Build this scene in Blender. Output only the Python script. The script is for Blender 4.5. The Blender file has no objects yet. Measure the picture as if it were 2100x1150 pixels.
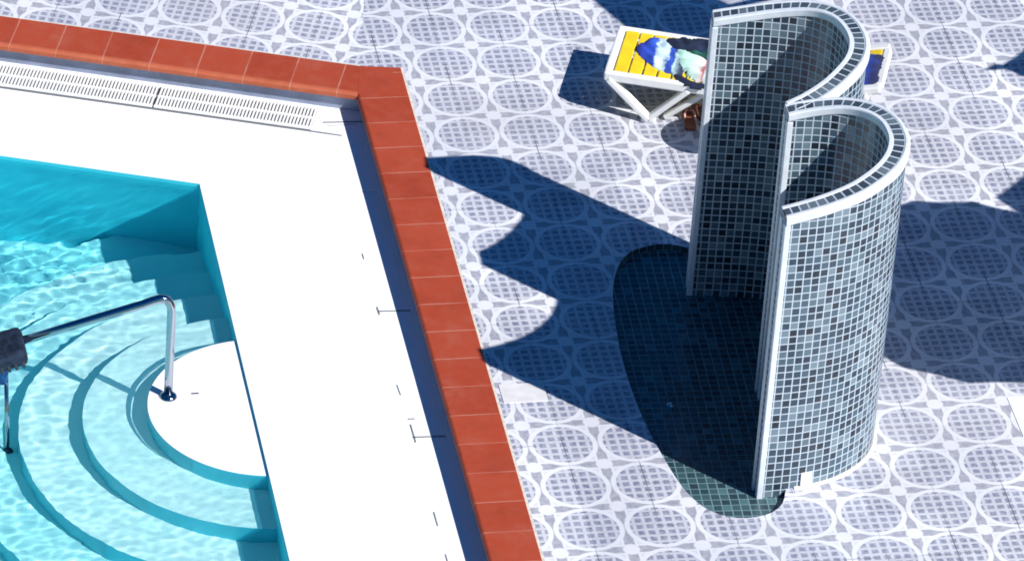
import bpy, bmesh, math, random
from mathutils import Vector, Matrix, noise
from mathutils.geometry import tessellate_polygon
R = math.radians
PI = math.pi
random.seed(7)
SC = bpy.context.scene
COL = SC.collection

# ------------------------------------------------------------------ camera
cam_data = bpy.data.cameras.new("camera")
cam = bpy.data.objects.new("camera", cam_data)
COL.objects.link(cam)
cr = Vector((0.98263036, -0.17455883, 0.06298253))
cu = Vector((0.04699176, 0.56238871, 0.82553662))
cf = Vector((0.17952537, 0.80823769, -0.56082304))
m = Matrix((cr, cu, -cf)).transposed().to_4x4()
m.translation = Vector((-7.43605, -36.23573, 23.25811))
cam.matrix_world = m
cam_data.sensor_fit = 'HORIZONTAL'
cam_data.sensor_width = 36.0
cam_data.lens = 217.45
cam_data.clip_start = 0.5
cam_data.clip_end = 500.0
SC.camera = cam

# ------------------------------------------------------------------ sky, sun, exposure
SUN_EL, SUN_AZ = R(43.65), R(-46.3)          # azimuth measured from +X, counter-clockwise
world = bpy.data.worlds.new("World")
SC.world = world
world.use_nodes = True
wn = world.node_tree.nodes
wl = world.node_tree.links
sky = wn.new("ShaderNodeTexSky")
sky.sky_type = 'NISHITA'
sky.sun_disc = False
sky.sun_elevation = SUN_EL
sky.sun_rotation = R(90) - SUN_AZ
sky.altitude = 0
sky.air_density = 1.6
sky.dust_density = 0.2
sky.ozone_density = 5.0
hs = wn.new("ShaderNodeHueSaturation")
hs.inputs["Saturation"].default_value = 1.5
hs.inputs["Hue"].default_value = .514
wl.new(sky.outputs[0], hs.inputs["Color"])
wl.new(hs.outputs[0], wn["Background"].inputs[0])
wn["Background"].inputs[1].default_value = 0.05

sun_data = bpy.data.lights.new("sun", 'SUN')
sun_data.energy = 5.0
sun_data.angle = R(0.5)
sun_data.color = (1.0, 0.965, 0.92)
sun = bpy.data.objects.new("sun", sun_data)
COL.objects.link(sun)
sdir = Vector((math.cos(SUN_EL) * math.cos(SUN_AZ), math.cos(SUN_EL) * math.sin(SUN_AZ), math.sin(SUN_EL)))
sun.rotation_euler = sdir.to_track_quat('Z', 'Y').to_euler()
sun_data.cycles.is_caustics_light = True

vs = SC.view_settings
vs.view_transform = 'Standard'
vs.look = 'None'
vs.gamma = 1.0
vs.use_curve_mapping = False
vs.exposure = 0.30
cy = SC.cycles
cy.max_bounces = 10
cy.transparent_max_bounces = 12
cy.use_denoising = True
cy.filter_width = 1.75
cy.sample_clamp_indirect = 4.0

# ------------------------------------------------------------------ node helpers
def mat(name):
    mt = bpy.data.materials.new(name)
    mt.use_nodes = True
    nt = mt.node_tree
    b = nt.nodes["Principled BSDF"]
    return mt, nt, b

def col4(c):
    return (c[0], c[1], c[2], 1.0)

class NB:
    """small builder for node graphs"""
    def __init__(s, nt):
        s.nt = nt
    def n(s, t, **kw):
        nd = s.nt.nodes.new(t)
        for k, v in kw.items():
            setattr(nd, k, v)
        return nd
    def put(s, sock, v):
        if isinstance(v, bpy.types.NodeSocket):
            s.nt.links.new(v, sock)
        elif v is not None:
            sock.default_value = v
    def m(s, op, a, b=None, c=None, clamp=False):
        nd = s.n("ShaderNodeMath", operation=op, use_clamp=clamp)
        s.put(nd.inputs[0], a)
        if b is not None: s.put(nd.inputs[1], b)
        if c is not None: s.put(nd.inputs[2], c)
        return nd.outputs[0]
    def ss(s, v, lo, hi):
        """smooth 0..1 ramp of v between lo and hi"""
        nd = s.n("ShaderNodeMapRange", interpolation_type='SMOOTHSTEP')
        s.put(nd.inputs[0], v)
        nd.inputs[1].default_value = lo
        nd.inputs[2].default_value = hi
        nd.inputs[3].default_value = 0.0
        nd.inputs[4].default_value = 1.0
        return nd.outputs[0]
    def mix(s, f, a, b):
        nd = s.n("ShaderNodeMix", data_type='RGBA')
        s.put(nd.inputs[0], f)
        s.put(nd.inputs[6], col4(a) if isinstance(a, tuple) else a)
        s.put(nd.inputs[7], col4(b) if isinstance(b, tuple) else b)
        return nd.outputs[2]
    def noise(s, vec, scale, detail=3.0, rough=0.55):
        nd = s.n("ShaderNodeTexNoise")
        if vec is not None: s.put(nd.inputs["Vector"], vec)
        nd.inputs["Scale"].default_value = scale
        nd.inputs["Detail"].default_value = detail
        nd.inputs["Roughness"].default_value = rough
        return nd.outputs[0], nd.outputs[1]
    def xyz(s, v):
        nd = s.n("ShaderNodeSeparateXYZ")
        s.put(nd.inputs[0], v)
        return nd.outputs
    def vec(s, x, y, z=0.0):
        nd = s.n("ShaderNodeCombineXYZ")
        s.put(nd.inputs[0], x); s.put(nd.inputs[1], y); s.put(nd.inputs[2], z)
        return nd.outputs[0]
    def ramp(s, v, stops, interp='LINEAR'):
        nd = s.n("ShaderNodeValToRGB")
        s.put(nd.inputs[0], v)
        r = nd.color_ramp
        r.interpolation = interp
        while len(r.elements) < len(stops): r.elements.new(0.5)
        for e, (p, c) in zip(r.elements, stops):
            e.position = p
            e.color = col4(c)
        return nd.outputs[0]
    def bump(s, h, strength, dist, bsdf):
        nd = s.n("ShaderNodeBump")
        nd.inputs["Strength"].default_value = strength
        nd.inputs["Distance"].default_value = dist
        s.put(nd.inputs["Height"], h)
        s.nt.links.new(nd.outputs[0], bsdf.inputs["Normal"])
    def coord(s, which):
        return s.n("ShaderNodeTexCoord").outputs[which]
    def geo_pos(s):
        return s.n("ShaderNodeNewGeometry").outputs["Position"]

def simple(name, color, rough=0.5, metal=0.0, var=0.0, scale=8.0, spec=0.5):
    mt, nt, b = mat(name)
    b.inputs["Roughness"].default_value = rough
    b.inputs["Metallic"].default_value = metal
    b.inputs["Specular IOR Level"].default_value = spec
    B = NB(nt)
    if var > 0:
        f, _ = B.noise(B.coord("Object"), scale, 4.0)
        lo = tuple(c * (1 - var) for c in color)
        hi = tuple(min(1, c * (1 + var)) for c in color)
        nt.links.new(B.mix(B.ss(f, .3, .7), lo, hi), b.inputs["Base Color"])
    else:
        b.inputs["Base Color"].default_value = col4(color)
    return mt

T = 0.46                                        # one paving tile, metres

def patio_material(name, angle, ox, oy):
    """Glazed patio tile: rings round the grout crossings, a chequered field inside, a star between."""
    mt, nt, b = mat(name)
    B = NB(nt)
    P = B.xyz(B.geo_pos())
    ca, sa = math.cos(angle), math.sin(angle)
    dx = B.m('SUBTRACT', P[0], ox); dy = B.m('SUBTRACT', P[1], oy)
    u = B.m('DIVIDE', B.m('ADD', B.m('MULTIPLY', dx, ca), B.m('MULTIPLY', dy, sa)), T)
    v = B.m('DIVIDE', B.m('SUBTRACT', B.m('MULTIPLY', dy, ca), B.m('MULTIPLY', dx, sa)), T)
    # c: offset from the nearest grout crossing (ring centre); q: offset from the tile centre
    cx = B.m('SUBTRACT', B.m('FRACT', B.m('ADD', u, .5)), .5)
    cy_ = B.m('SUBTRACT', B.m('FRACT', B.m('ADD', v, .5)), .5)
    qx = B.m('ABSOLUTE', B.m('SUBTRACT', B.m('FRACT', u), .5))
    qy = B.m('ABSOLUTE', B.m('SUBTRACT', B.m('FRACT', v), .5))
    d = B.m('SQRT', B.m('ADD', B.m('MULTIPLY', cx, cx), B.m('MULTIPLY', cy_, cy_)))
    ql = B.m('SQRT', B.m('ADD', B.m('MULTIPLY', qx, qx), B.m('MULTIPLY', qy, qy)))
    # chequered field
    K = 7.0
    gx = B.m('ABSOLUTE', B.m('SUBTRACT', B.m('FRACT', B.m('ADD', B.m('MULTIPLY', cx, K), .5)), .5))
    gy = B.m('ABSOLUTE', B.m('SUBTRACT', B.m('FRACT', B.m('ADD', B.m('MULTIPLY', cy_, K), .5)), .5))
    sq = B.m('MULTIPLY', B.m('SUBTRACT', 1.0, B.ss(gx, .28, .38)), B.m('SUBTRACT', 1.0, B.ss(gy, .27, .37)))
    inner = B.m('SUBTRACT', 1.0, B.ss(d, .412, .432))
    field = B.m('MULTIPLY', inner, B.m('MULTIPLY_ADD', sq, .60, .38))
    # star wedges outside the rings
    outer = B.ss(d, .485, .505)
    mn = B.m('MINIMUM', qx, qy)
    blob = B.ss(ql, .105, .135)
    diag = B.m('SUBTRACT', 1.0, B.ss(mn, .062, .082))
    wedge = B.m('MULTIPLY', outer, B.m('MULTIPLY', blob, diag))
    fleck = B.m('MULTIPLY', outer, B.m('MULTIPLY', B.ss(mn, .100, .112), B.ss(ql, .15, .17)))
    dark = B.m('MAXIMUM', field, B.m('MAXIMUM', wedge, B.m('MULTIPLY', fleck, .25)))
    # tile to tile difference and print unevenness
    cell = B.vec(B.m('FLOOR', u), B.m('FLOOR', v))
    wn_ = B.n("ShaderNodeTexWhiteNoise", noise_dimensions='2D')
    B.put(wn_.inputs["Vector"], cell)
    rnd = wn_.outputs["Value"]
    nz, _ = B.noise(B.geo_pos(), 26.0, 4.0, .65)
    nl, _ = B.noise(B.geo_pos(), 1.1, 3.0)
    dark = B.m('MULTIPLY', dark, B.m('ADD', B.m('MULTIPLY', B.ss(nz, .25, .75), .45), .62), clamp=True)
    light_c = B.mix(B.ss(nl, .35, .65), (.64, .655, .71), (.74, .75, .79))
    dark_c = B.mix(rnd, (.155, .172, .270), (.205, .222, .310))
    dark_c = B.mix(B.ss(d, .43, .48), dark_c, (.30, .308, .37))
    base = B.mix(dark, light_c, dark_c)
    tone = B.m('MULTIPLY_ADD', rnd, .16, .90)
    hv = B.n('ShaderNodeHueSaturation'); B.put(hv.inputs['Color'], base); B.put(hv.inputs['Value'], tone)
    base = hv.outputs[0]
    warm = B.ss(nz, .60, .80)
    base = B.mix(B.m('MULTIPLY', warm, .22), base, (.70, .66, .62))
    # grout joints: strong along one way, broken along the other
    n1, _ = B.noise(B.geo_pos(), 2.3, 2.0)
    n2, _ = B.noise(B.geo_pos(), 3.1, 2.0)
    gu = B.m('SUBTRACT', 1.0, B.ss(B.m('ABSOLUTE', cx), .006, .013))
    gv = B.m('SUBTRACT', 1.0, B.ss(B.m('ABSOLUTE', cy_), .004, .010))
    gu = B.m('MULTIPLY', gu, B.m('MULTIPLY_ADD', B.ss(n1, .46, .62), .60, .12))
    gv = B.m('MULTIPLY', gv, B.m('MULTIPLY', B.ss(n2, .50, .62), .65))
    grout = B.m('MAXIMUM', gu, gv)
    base = B.mix(grout, base, (.085, .09, .11))
    stain, _ = B.noise(B.geo_pos(), .55, 5.0, .6)
    base = B.mix(B.m('MULTIPLY', B.ss(stain, .48, .72), .26), base, (.42, .40, .42))
    nt.links.new(base, b.inputs["Base Color"])
    b.inputs["Roughness"].default_value = .42
    b.inputs["Specular IOR Level"].default_value = .35
    B.bump(B.m('ADD', B.m('MULTIPLY', grout, -1.0), B.m('MULTIPLY', nz, .25)), .35, .004, b)
    return mt

def mosaic_material(name, pitch, stops, grout_c, rough=.22, gw=.085, big=.0):
    """Small glazed mosaic laid out in the mesh's own UV metres."""
    mt, nt, b = mat(name)
    B = NB(nt)
    uv = B.xyz(B.coord("UV"))
    wob, _ = B.noise(B.coord("UV"), 3.0, 2.0)
    w = B.m('MULTIPLY', B.m('SUBTRACT', wob, .5), .10)
    u = B.m('ADD', B.m('DIVIDE', uv[0], pitch), w)
    v = B.m('ADD', B.m('DIVIDE', uv[1], pitch), B.m('MULTIPLY', w, -.7))
    cell = B.vec(B.m('FLOOR', u), B.m('FLOOR', v))
    wn_ = B.n("ShaderNodeTexWhiteNoise", noise_dimensions='2D')
    B.put(wn_.inputs["Vector"], cell)
    fx = B.m('ABSOLUTE', B.m('SUBTRACT', B.m('FRACT', u), .5))
    fy = B.m('ABSOLUTE', B.m('SUBTRACT', B.m('FRACT', v), .5))
    e = B.m('MAXIMUM', fx, fy)
    g = B.ss(e, .5 - gw - .03, .5 - gw + .03)
    c = B.ramp(wn_.outputs["Value"], stops, 'CONSTANT')
    nz, _ = B.noise(B.coord("UV"), 60.0, 3.0)
    c = B.mix(B.m('MULTIPLY', nz, .12), c, (.18, .23, .27))
    nb, _ = B.noise(B.coord("UV"), 1.6, 4.0)
    c = B.mix(B.m('MULTIPLY', B.ss(nb, .45, .75), big), c, (.20, .26, .30))
    gc = B.mix(B.ss(nb, .3, .7), tuple(x * .86 for x in grout_c), grout_c)
    base = B.mix(g, c, gc)
    nt.links.new(base, b.inputs["Base Color"])
    nt.links.new(B.m('MULTIPLY_ADD', g, .5, rough), b.inputs["Roughness"])
    tilt = B.m('MULTIPLY', wn_.outputs["Value"], B.m('SUBTRACT', B.m('FRACT', u), .5))
    B.bump(B.m('ADD', B.m('MULTIPLY', g, -1.0), B.m('MULTIPLY', tilt, .5)), .5, .003, b)
    return mt

def terracotta_material(name):
    """Rust-red coping tiles, UV: x along the run in tiles, y across."""
    mt, nt, b = mat(name)
    B = NB(nt)
    uv = B.xyz(B.coord("UV"))
    cell = B.m('FLOOR', uv[0])
    wn_ = B.n("ShaderNodeTexWhiteNoise", noise_dimensions='1D')
    B.put(wn_.inputs["W"], cell)
    e = B.m('ABSOLUTE', B.m('SUBTRACT', B.m('FRACT', uv[0]), .5))
    n0, _ = B.noise(B.geo_pos(), 5.0, 4.0)
    g = B.m('MULTIPLY', B.ss(e, .478, .492), B.m('MULTIPLY_ADD', B.ss(n0, .35, .6), .55, .35))
    n1, _ = B.noise(B.geo_pos(), 9.0, 6.0, .7)
    n2, _ = B.noise(B.geo_pos(), 55.0, 3.0, .6)
    c = B.mix(wn_.outputs["Value"], (.325, .046, .020), (.385, .060, .027))
    c = B.mix(B.m('MULTIPLY', B.ss(n1, .35, .75), .65), c, (.375, .075, .042))
    c = B.mix(B.m('MULTIPLY', B.ss(n2, .55, .8), .30), c, (.30, .055, .03))
    n3, _ = B.noise(B.geo_pos(), 2.6, 5.0, .65)
    c = B.mix(B.m('MULTIPLY', B.ss(n3, .50, .72), .20), c, (.44, .17, .13))
    c = B.mix(B.m('MULTIPLY', B.ss(n3, .50, .30), .40), c, (.24, .040, .022))
    c = B.mix(B.m('MULTIPLY', g, .68), c, (.54, .27, .21))
    c = B.mix(B.m('MULTIPLY', B.ss(uv[1], .325, .350), B.m('MULTIPLY_ADD', n1, .6, .15)), c, (.58, .19, .10))  # lighter band along the nose: sunlit edge painted into the colour
    nt.links.new(c, b.inputs["Base Color"])
    b.inputs["Roughness"].default_value = .55
    b.inputs["Specular IOR Level"].default_value = .18
    B.bump(B.m('ADD', B.m('MULTIPLY', g, -1.0), B.m('MULTIPLY', n1, .4)), .4, .004, b)
    return mt

def pool_tile_material(name, c1, c2):
    mt, nt, b = mat(name)
    B = NB(nt)
    P = B.geo_pos()
    n1, _ = B.noise(P, 2.2, 4.0)
    n2, _ = B.noise(P, 30.0, 3.0)
    c = B.mix(B.ss(n1, .3, .7), c1, c2)
    c = B.mix(B.m('MULTIPLY', n2, .08), c, (.10, .45, .52))
    nt.links.new(c, b.inputs["Base Color"])
    b.inputs["Roughness"].default_value = .5
    return mt

def deck_material(name):
    mt, nt, b = mat(name)
    B = NB(nt)
    P = B.geo_pos()
    n1, _ = B.noise(P, 1.7, 5.0, .6)
    n2, _ = B.noise(P, 40.0, 3.0)
    c = B.mix(B.ss(n1, .35, .75), (.86, .87, .88), (.82, .83, .85))
    c = B.mix(B.m('MULTIPLY', B.ss(n2, .6, .8), .15), c, (.70, .70, .70))
    nt.links.new(c, b.inputs["Base Color"])
    b.inputs["Roughness"].default_value = .5
    return mt

def water_material():
    mt, nt, b = mat("pool_water")
    nt.nodes.remove(b)
    g = nt.nodes.new("ShaderNodeBsdfGlass")
    g.inputs["IOR"].default_value = 1.333
    g.inputs["Roughness"].default_value = 0.0
    g.inputs["Color"].default_value = (.84, .995, 1.0, 1)
    nt.links.new(g.outputs[0], nt.nodes["Material Output"].inputs["Surface"])
    return mt

# ------------------------------------------------------------------ mesh helpers
def link(name, bm, material, parent=None, smooth=False):
    bmesh.ops.recalc_face_normals(bm, faces=bm.faces[:])
    me = bpy.data.meshes.new(name)
    bm.to_mesh(me)
    bm.free()
    me.materials.append(material)
    if smooth:
        for p in me.polygons: p.use_smooth = True
    o = bpy.data.objects.new(name, me)
    COL.objects.link(o)
    if parent is not None: o.parent = parent
    return o

def tag(o, label=None, cat=None, group=None, kind=None):
    if label: o["label"] = label
    if cat: o["category"] = cat
    if group: o["group"] = group
    if kind: o["kind"] = kind
    return o

def empty(name, loc=(0, 0, 0), rz=0.0):
    o = bpy.data.objects.new(name, None)
    COL.objects.link(o)
    o.location = loc
    o.rotation_euler = (0, 0, rz)
    o.empty_display_size = .2
    return o

def poly_sheet(outer, z, holes=()):
    loops = [[Vector((x, y, 0)) for x, y in outer]] + [[Vector((x, y, 0)) for x, y in h] for h in holes]
    flat = [v for l in loops for v in l]
    bm = bmesh.new()
    vs_ = [bm.verts.new((v.x, v.y, z)) for v in flat]
    for a, b_, c in tessellate_polygon(loops):
        try:
            f = bm.faces.new((vs_[a], vs_[b_], vs_[c]))
        except ValueError:
            continue
    for f in bm.faces:
        f.normal_update()
        if f.normal.z < 0: f.normal_flip()
    return bm

def sheet_obj(name, bm, material, parent=None):
    me = bpy.data.meshes.new(name)
    bm.to_mesh(me); bm.free()
    me.materials.append(material)
    o = bpy.data.objects.new(name, me)
    COL.objects.link(o)
    if parent is not None: o.parent = parent
    return o

def add_box(bm, c, s, M=None, bevel=0.0):
    r = bmesh.ops.create_cube(bm, size=1.0)
    vs_ = r["verts"]
    for v in vs_:
        v.co = Vector((v.co.x * s[0], v.co.y * s[1], v.co.z * s[2]))
    if bevel > 0:
        es = list({e for v in vs_ for e in v.link_edges})
        rb = bmesh.ops.bevel(bm, geom=es, offset=bevel, segments=2, affect='EDGES', profile=.5)
        vs_ = list({v for f in rb["faces"] for v in f.verts} | {v for v in vs_ if v.is_valid})
    for v in vs_:
        v.co = v.co + Vector(c)
        if M is not None: v.co = M @ v.co
    return vs_

def add_bar(bm, p0, p1, w, h, up=Vector((0, 0, 1)), bevel=.004):
    """rectangular bar between two points"""
    p0, p1 = Vector(p0), Vector(p1)
    t = (p1 - p0); L = t.length; t.normalize()
    s = t.cross(up)
    if s.length < 1e-4: s = t.cross(Vector((0, 1, 0)))
    s.normalize()
    n = s.cross(t).normalized()
    M = Matrix((t, s, n)).transposed().to_4x4()
    M.translation = (p0 + p1) / 2
    add_box(bm, (0, 0, 0), (L, w, h), M, bevel)

def add_tube(bm, pts, r, seg=14, radii=None, caps=True):
    pts = [Vector(p) for p in pts]
    rings = []
    prev = None
    for i, p in enumerate(pts):
        t = (pts[min(i + 1, len(pts) - 1)] - pts[max(i - 1, 0)]).normalized()
        if prev is None:
            a = t.cross(Vector((0, 0, 1)))
            if a.length < 1e-3: a = t.cross(Vector((0, 1, 0)))
            a.normalize()
        else:
            a = (prev - t * prev.dot(t)).normalized()
        prev = a
        b_ = t.cross(a)
        rr = radii[i] if radii else r
        rings.append([bm.verts.new(p + (a * math.cos(2 * PI * k / seg) + b_ * math.sin(2 * PI * k / seg)) * rr) for k in range(seg)])
    for i in range(len(rings) - 1):
        for k in range(seg):
            bm.faces.new((rings[i][k], rings[i][(k + 1) % seg], rings[i + 1][(k + 1) % seg], rings[i + 1][k]))
    if caps:
        bm.faces.new(rings[0][::-1]); bm.faces.new(rings[-1])

def add_lathe(bm, prof, c, seg=24):
    rings = []
    for r_, z in prof:
        if r_ < 1e-5:
            rings.append([bm.verts.new((c[0], c[1], c[2] + z))])
        else:
            rings.append([bm.verts.new((c[0] + r_ * math.cos(2 * PI * k / seg), c[1] + r_ * math.sin(2 * PI * k / seg), c[2] + z)) for k in range(seg)])
    for a, b_ in zip(rings, rings[1:]):
        for k in range(seg):
            k2 = (k + 1) % seg
            if len(a) == 1: bm.faces.new((a[0], b_[k], b_[k2]))
            elif len(b_) == 1: bm.faces.new((a[k], a[k2], b_[0]))
            else: bm.faces.new((a[k], a[k2], b_[k2], b_[k]))

def spline(pts, n):
    """Catmull-Rom through 2-D points, resampled to n even steps"""
    P = [Vector((p[0], p[1])) for p in pts]
    P = [P[0] * 2 - P[1]] + P + [P[-1] * 2 - P[-2]]
    out = []
    for i in range(1, len(P) - 2):
        for k in range(24):
            t = k / 24
            a, b_, c, d = P[i - 1], P[i], P[i + 1], P[i + 2]
            out.append(.5 * ((2 * b_) + (c - a) * t + (2 * a - 5 * b_ + 4 * c - d) * t * t + (3 * b_ - a - 3 * c + d) * t ** 3))
    out.append(P[-2])
    for _ in range(10):                          # ease hand-measured wobble
        out = [out[0]] + [(out[i - 1] + out[i] * 2 + out[i + 1]) / 4 for i in range(1, len(out) - 1)] + [out[-1]]
    S = [0.0]
    for a, b_ in zip(out, out[1:]): S.append(S[-1] + (b_ - a).length)
    res, j = [], 0
    for i in range(n):
        s = S[-1] * i / (n - 1)
        while j < len(S) - 2 and S[j + 1] < s: j += 1
        f = (s - S[j]) / max(1e-9, S[j + 1] - S[j])
        res.append(out[j].lerp(out[j + 1], min(1, max(0, f))))
    return res

# ------------------------------------------------------------------ materials
M_patio = patio_material("patio_tile", 0.0, 0.009, 0.0)
M_patio2 = patio_material("patio_tile_turned", R(-19.2), -1.2575, 0.7082)
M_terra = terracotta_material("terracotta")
M_deck = deck_material("white_pool_deck")
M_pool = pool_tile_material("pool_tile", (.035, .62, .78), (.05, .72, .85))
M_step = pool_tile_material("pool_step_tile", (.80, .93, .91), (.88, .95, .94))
M_step2 = pool_tile_material("pool_lower_step_tile", (.54, .90, .90), (.64, .93, .93))  # lower steps and floor: light absorbed by deeper water, painted as bluer tile
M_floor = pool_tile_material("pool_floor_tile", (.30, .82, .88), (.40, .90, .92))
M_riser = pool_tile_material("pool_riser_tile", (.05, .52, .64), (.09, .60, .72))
M_water = water_material()
WALLSTOPS = [(0.0, (.003, .009, .020)), (.08, (.020, .044, .072)), (.36, (.050, .092, .130)), (.58, (.085, .138, .175)), (.74, (.010, .024, .044)), (.86, (.160, .225, .270))]
M_mosaic = mosaic_material("grey_blue_mosaic", .0545, WALLSTOPS, (.53, .62, .71), gw=.072, big=.12)
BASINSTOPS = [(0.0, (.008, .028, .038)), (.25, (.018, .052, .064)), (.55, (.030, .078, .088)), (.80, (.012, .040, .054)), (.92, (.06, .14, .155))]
M_strip = mosaic_material("dark_mosaic_row", .0545, [(0.0, (.03, .045, .065)), (.3, (.07, .10, .13)), (.6, (.12, .16, .19)), (.85, (.05, .07, .095))], (.50, .56, .64))
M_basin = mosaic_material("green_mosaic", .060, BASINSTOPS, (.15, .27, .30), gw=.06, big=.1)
M_trim = simple("white_trim", (.66, .71, .77), .45, 0, .06, 14)
M_mortar = simple("pale_mortar", (.60, .58, .52), .8, 0, .16, 30)
M_chrome = simple("polished_steel", (.40, .44, .50), .10, 1.0)
M_white = simple("white_plastic", (.80, .81, .80), .38, 0, .04, 12)
M_yellow = simple("yellow_plastic", (.84, .60, .015), .40, 0, .10, 9)
M_dark = simple("dark_rubber", (.03, .035, .045), .6)
M_gap = simple("dark_gap", (.05, .06, .07), .8)
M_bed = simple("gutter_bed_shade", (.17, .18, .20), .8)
M_patch = simple("plain_pale_tile", (.66, .65, .66), .5, 0, .08, 9)
M_facing = simple("blue_grey_facing", (.25, .30, .42), .5, 0, .15, 6)

# ------------------------------------------------------------------ the pool
ZD, ZW = -.15, -.18                             # white deck level, water level
PDIR = Vector((-.9446, .328))                   # along the upper pool edge
PN = Vector((-.328, -.9446))                    # from the upper edge into the pool
A0 = Vector((-1.888, -1.160))                   # corner of the pool nearest the wall
L1 = 14.0
A1 = A0 + PDIR * L1
A2 = Vector((-1.915, -14.0))
A3 = Vector((A1.x, -14.0))
DEPTH = 1.20
RISE = .19
CC = Vector((-1.81, -3.775))                    # centre of the round steps
R0, TREAD = .765, .42
NST = 6

pool = empty("swimming_pool", (A0.x, A0.y, 0))
pool.location = (0, 0, 0)
tag(pool, kind='structure')
bm = bmesh.new()
def quad(bm, a, b_, z0, z1, n=1):
    for i in range(n):
        p, q_ = a.lerp(b_, i / n), a.lerp(b_, (i + 1) / n)
        bm.faces.new([bm.verts.new((p.x, p.y, z0)), bm.verts.new((q_.x, q_.y, z0)), bm.verts.new((q_.x, q_.y, z1)), bm.verts.new((p.x, p.y, z1))])
zb = ZW - DEPTH
for a, b_ in ((A0, A1), (A1, A3), (A3, A2), (A2, A0)):
    quad(bm, a, b_, zb, ZD)
sheet_obj("pool_wall", bm, M_pool, pool)
sheet_obj("pool_floor", poly_sheet([A0, A1, A3, A2], zb), M_floor, pool)

def arc_poly(rad, n=64):
    """part of a circle lying left of the right-hand pool wall"""
    xw = A0.x
    dx = xw - CC.x
    a = math.acos(max(-1, min(1, dx / rad)))
    return [Vector((CC.x + rad * math.cos(a + (2 * PI - 2 * a) * k / n), CC.y + rad * math.sin(a + (2 * PI - 2 * a) * k / n))) for k in range(n + 1)]
for k in range(NST):
    rad = R0 + TREAD * k
    zt = ZW + .008 - RISE * k
    ring = arc_poly(rad)
    bm = bmesh.new()
    top = [bm.verts.new((p.x, p.y, zt)) for p in ring]
    bot = [bm.verts.new((p.x, p.y, zb - .02)) for p in ring]
    bm.faces.new(top)
    for i in range(len(ring) - 1):
        bm.faces.new((top[i], bot[i], bot[i + 1], top[i + 1]))
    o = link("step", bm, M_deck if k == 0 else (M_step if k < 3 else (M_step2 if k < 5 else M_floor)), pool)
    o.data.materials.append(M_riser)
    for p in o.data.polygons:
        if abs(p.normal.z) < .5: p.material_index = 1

bm = bmesh.new()
add_box(bm, (-2.245, -3.59, ZW + .010), (.050, .012, .006), None, .002)
link("drain_slot", bm, M_gap, pool)

# water surface: fine ripples where the photograph looks
def lin(a, b_, st):
    n = max(1, int(round((b_ - a) / st)))
    return [a + (b_ - a) * i / n for i in range(n + 1)]
xs = lin(A1.x - .3, -4.6, .6) + lin(-4.6, A0.x + .03, .018)[1:]
ys = lin(-14.2, -6.4, .6) + lin(-6.4, .4, .018)[1:] + lin(.4, A1.y + .2, .6)[1:]
def ripple(x, y):
    # concentric push off the steps plus a breeze ripple
    d = math.hypot(x - CC.x, y - CC.y)
    a = noise.noise(Vector((x * 2.1, y * 3.4, 0.3)))
    b_ = noise.noise(Vector((x * 5.0 + 7, y * 9.0, 1.7)))
    c = noise.noise(Vector((x * 13.0, y * 17.0, 4.1)))
    s = math.sin(d * 34 + a * 5.0) * (.5 + .5 * noise.noise(Vector((x * 1.3, y * 1.3, 9))))
    e = noise.noise(Vector((x * 20.0 + 3, y * 30.0, 6.3)))
    return .0042 * a + .0020 * b_ + .0010 * c + .0012 * s + .0006 * e
bm = bmesh.new()
grid = [[bm.verts.new((x, y, ZW + ripple(x, y))) for x in xs] for y in ys]
for j in range(len(ys) - 1):
    for i in range(len(xs) - 1):
        bm.faces.new((grid[j][i], grid[j][i + 1], grid[j + 1][i + 1], grid[j + 1][i]))
water = sheet_obj("water", bm, M_water)
for p in water.data.polygons: p.use_smooth = True
tag(water, kind='structure')
water.cycles.is_caustics_caster = True
for o in pool.children: o.cycles.is_caustics_receiver = True

# ------------------------------------------------------------------ white deck round the pool
CO_R = -.672                                    # coping, inner edge along the right side
K0 = Vector((-.672, -.372))                     # coping inner corner
K1 = K0 + PDIR * 16
J0 = Vector((-.315, -.045))                     # coping outer corner (right side)
JL = Vector((-.598, .000))                      # coping outer corner (upper side)
J1 = JL + PDIR * 16
BOT = -14.0
GX0, GX1 = -.900, -.690                         # gutter channel along the right side
GY = [-.50, -1.35, -2.79, -4.23, -5.67, -7.11, -8.55, -9.99]
deck_outer = [Vector((CO_R + .30, BOT)), K0 + Vector((.30, .10)), K1 + Vector((-.09, .28)), Vector((A1.x - 1.5, BOT))]
deck_outer = [Vector((CO_R + .10, BOT)), K0 + Vector((.10, .12)), K1 + Vector((.05, .15)), A1 + PDIR * 2, Vector(((A1 + PDIR * 2).x, -14.0 - 1.5)), Vector((CO_R + .10, -15.5))]
deck_outer = [Vector((CO_R + .10, -15.5)), K0 + Vector((.10, .12)), K1 + Vector((.05, .15)), Vector((K1.x, -15.5))]
channel = [(GX0, -13.9), (GX1, -13.9), (GX1, GY[0]), (GX0, GY[0])]
pool_hole = [tuple(A0), tuple(A1), tuple(A3), tuple(A2)]
deck = sheet_obj("pool_deck", poly_sheet([tuple(p) for p in deck_outer], ZD, [pool_hole, channel]), M_deck)
tag(deck, kind='structure')
bm = bmesh.new()
for (xa, ya), (xb, yb) in zip(channel, channel[1:] + channel[:1]):
    bm.faces.new([bm.verts.new((xa, ya, ZD)), bm.verts.new((xb, yb, ZD)), bm.verts.new((xb, yb, ZD - .06)), bm.verts.new((xa, ya, ZD - .06))])
bm.faces.new([bm.verts.new((x, y, ZD - .06)) for x, y in channel])
ch = link("gutter_channel", bm, M_gap, deck)
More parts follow.
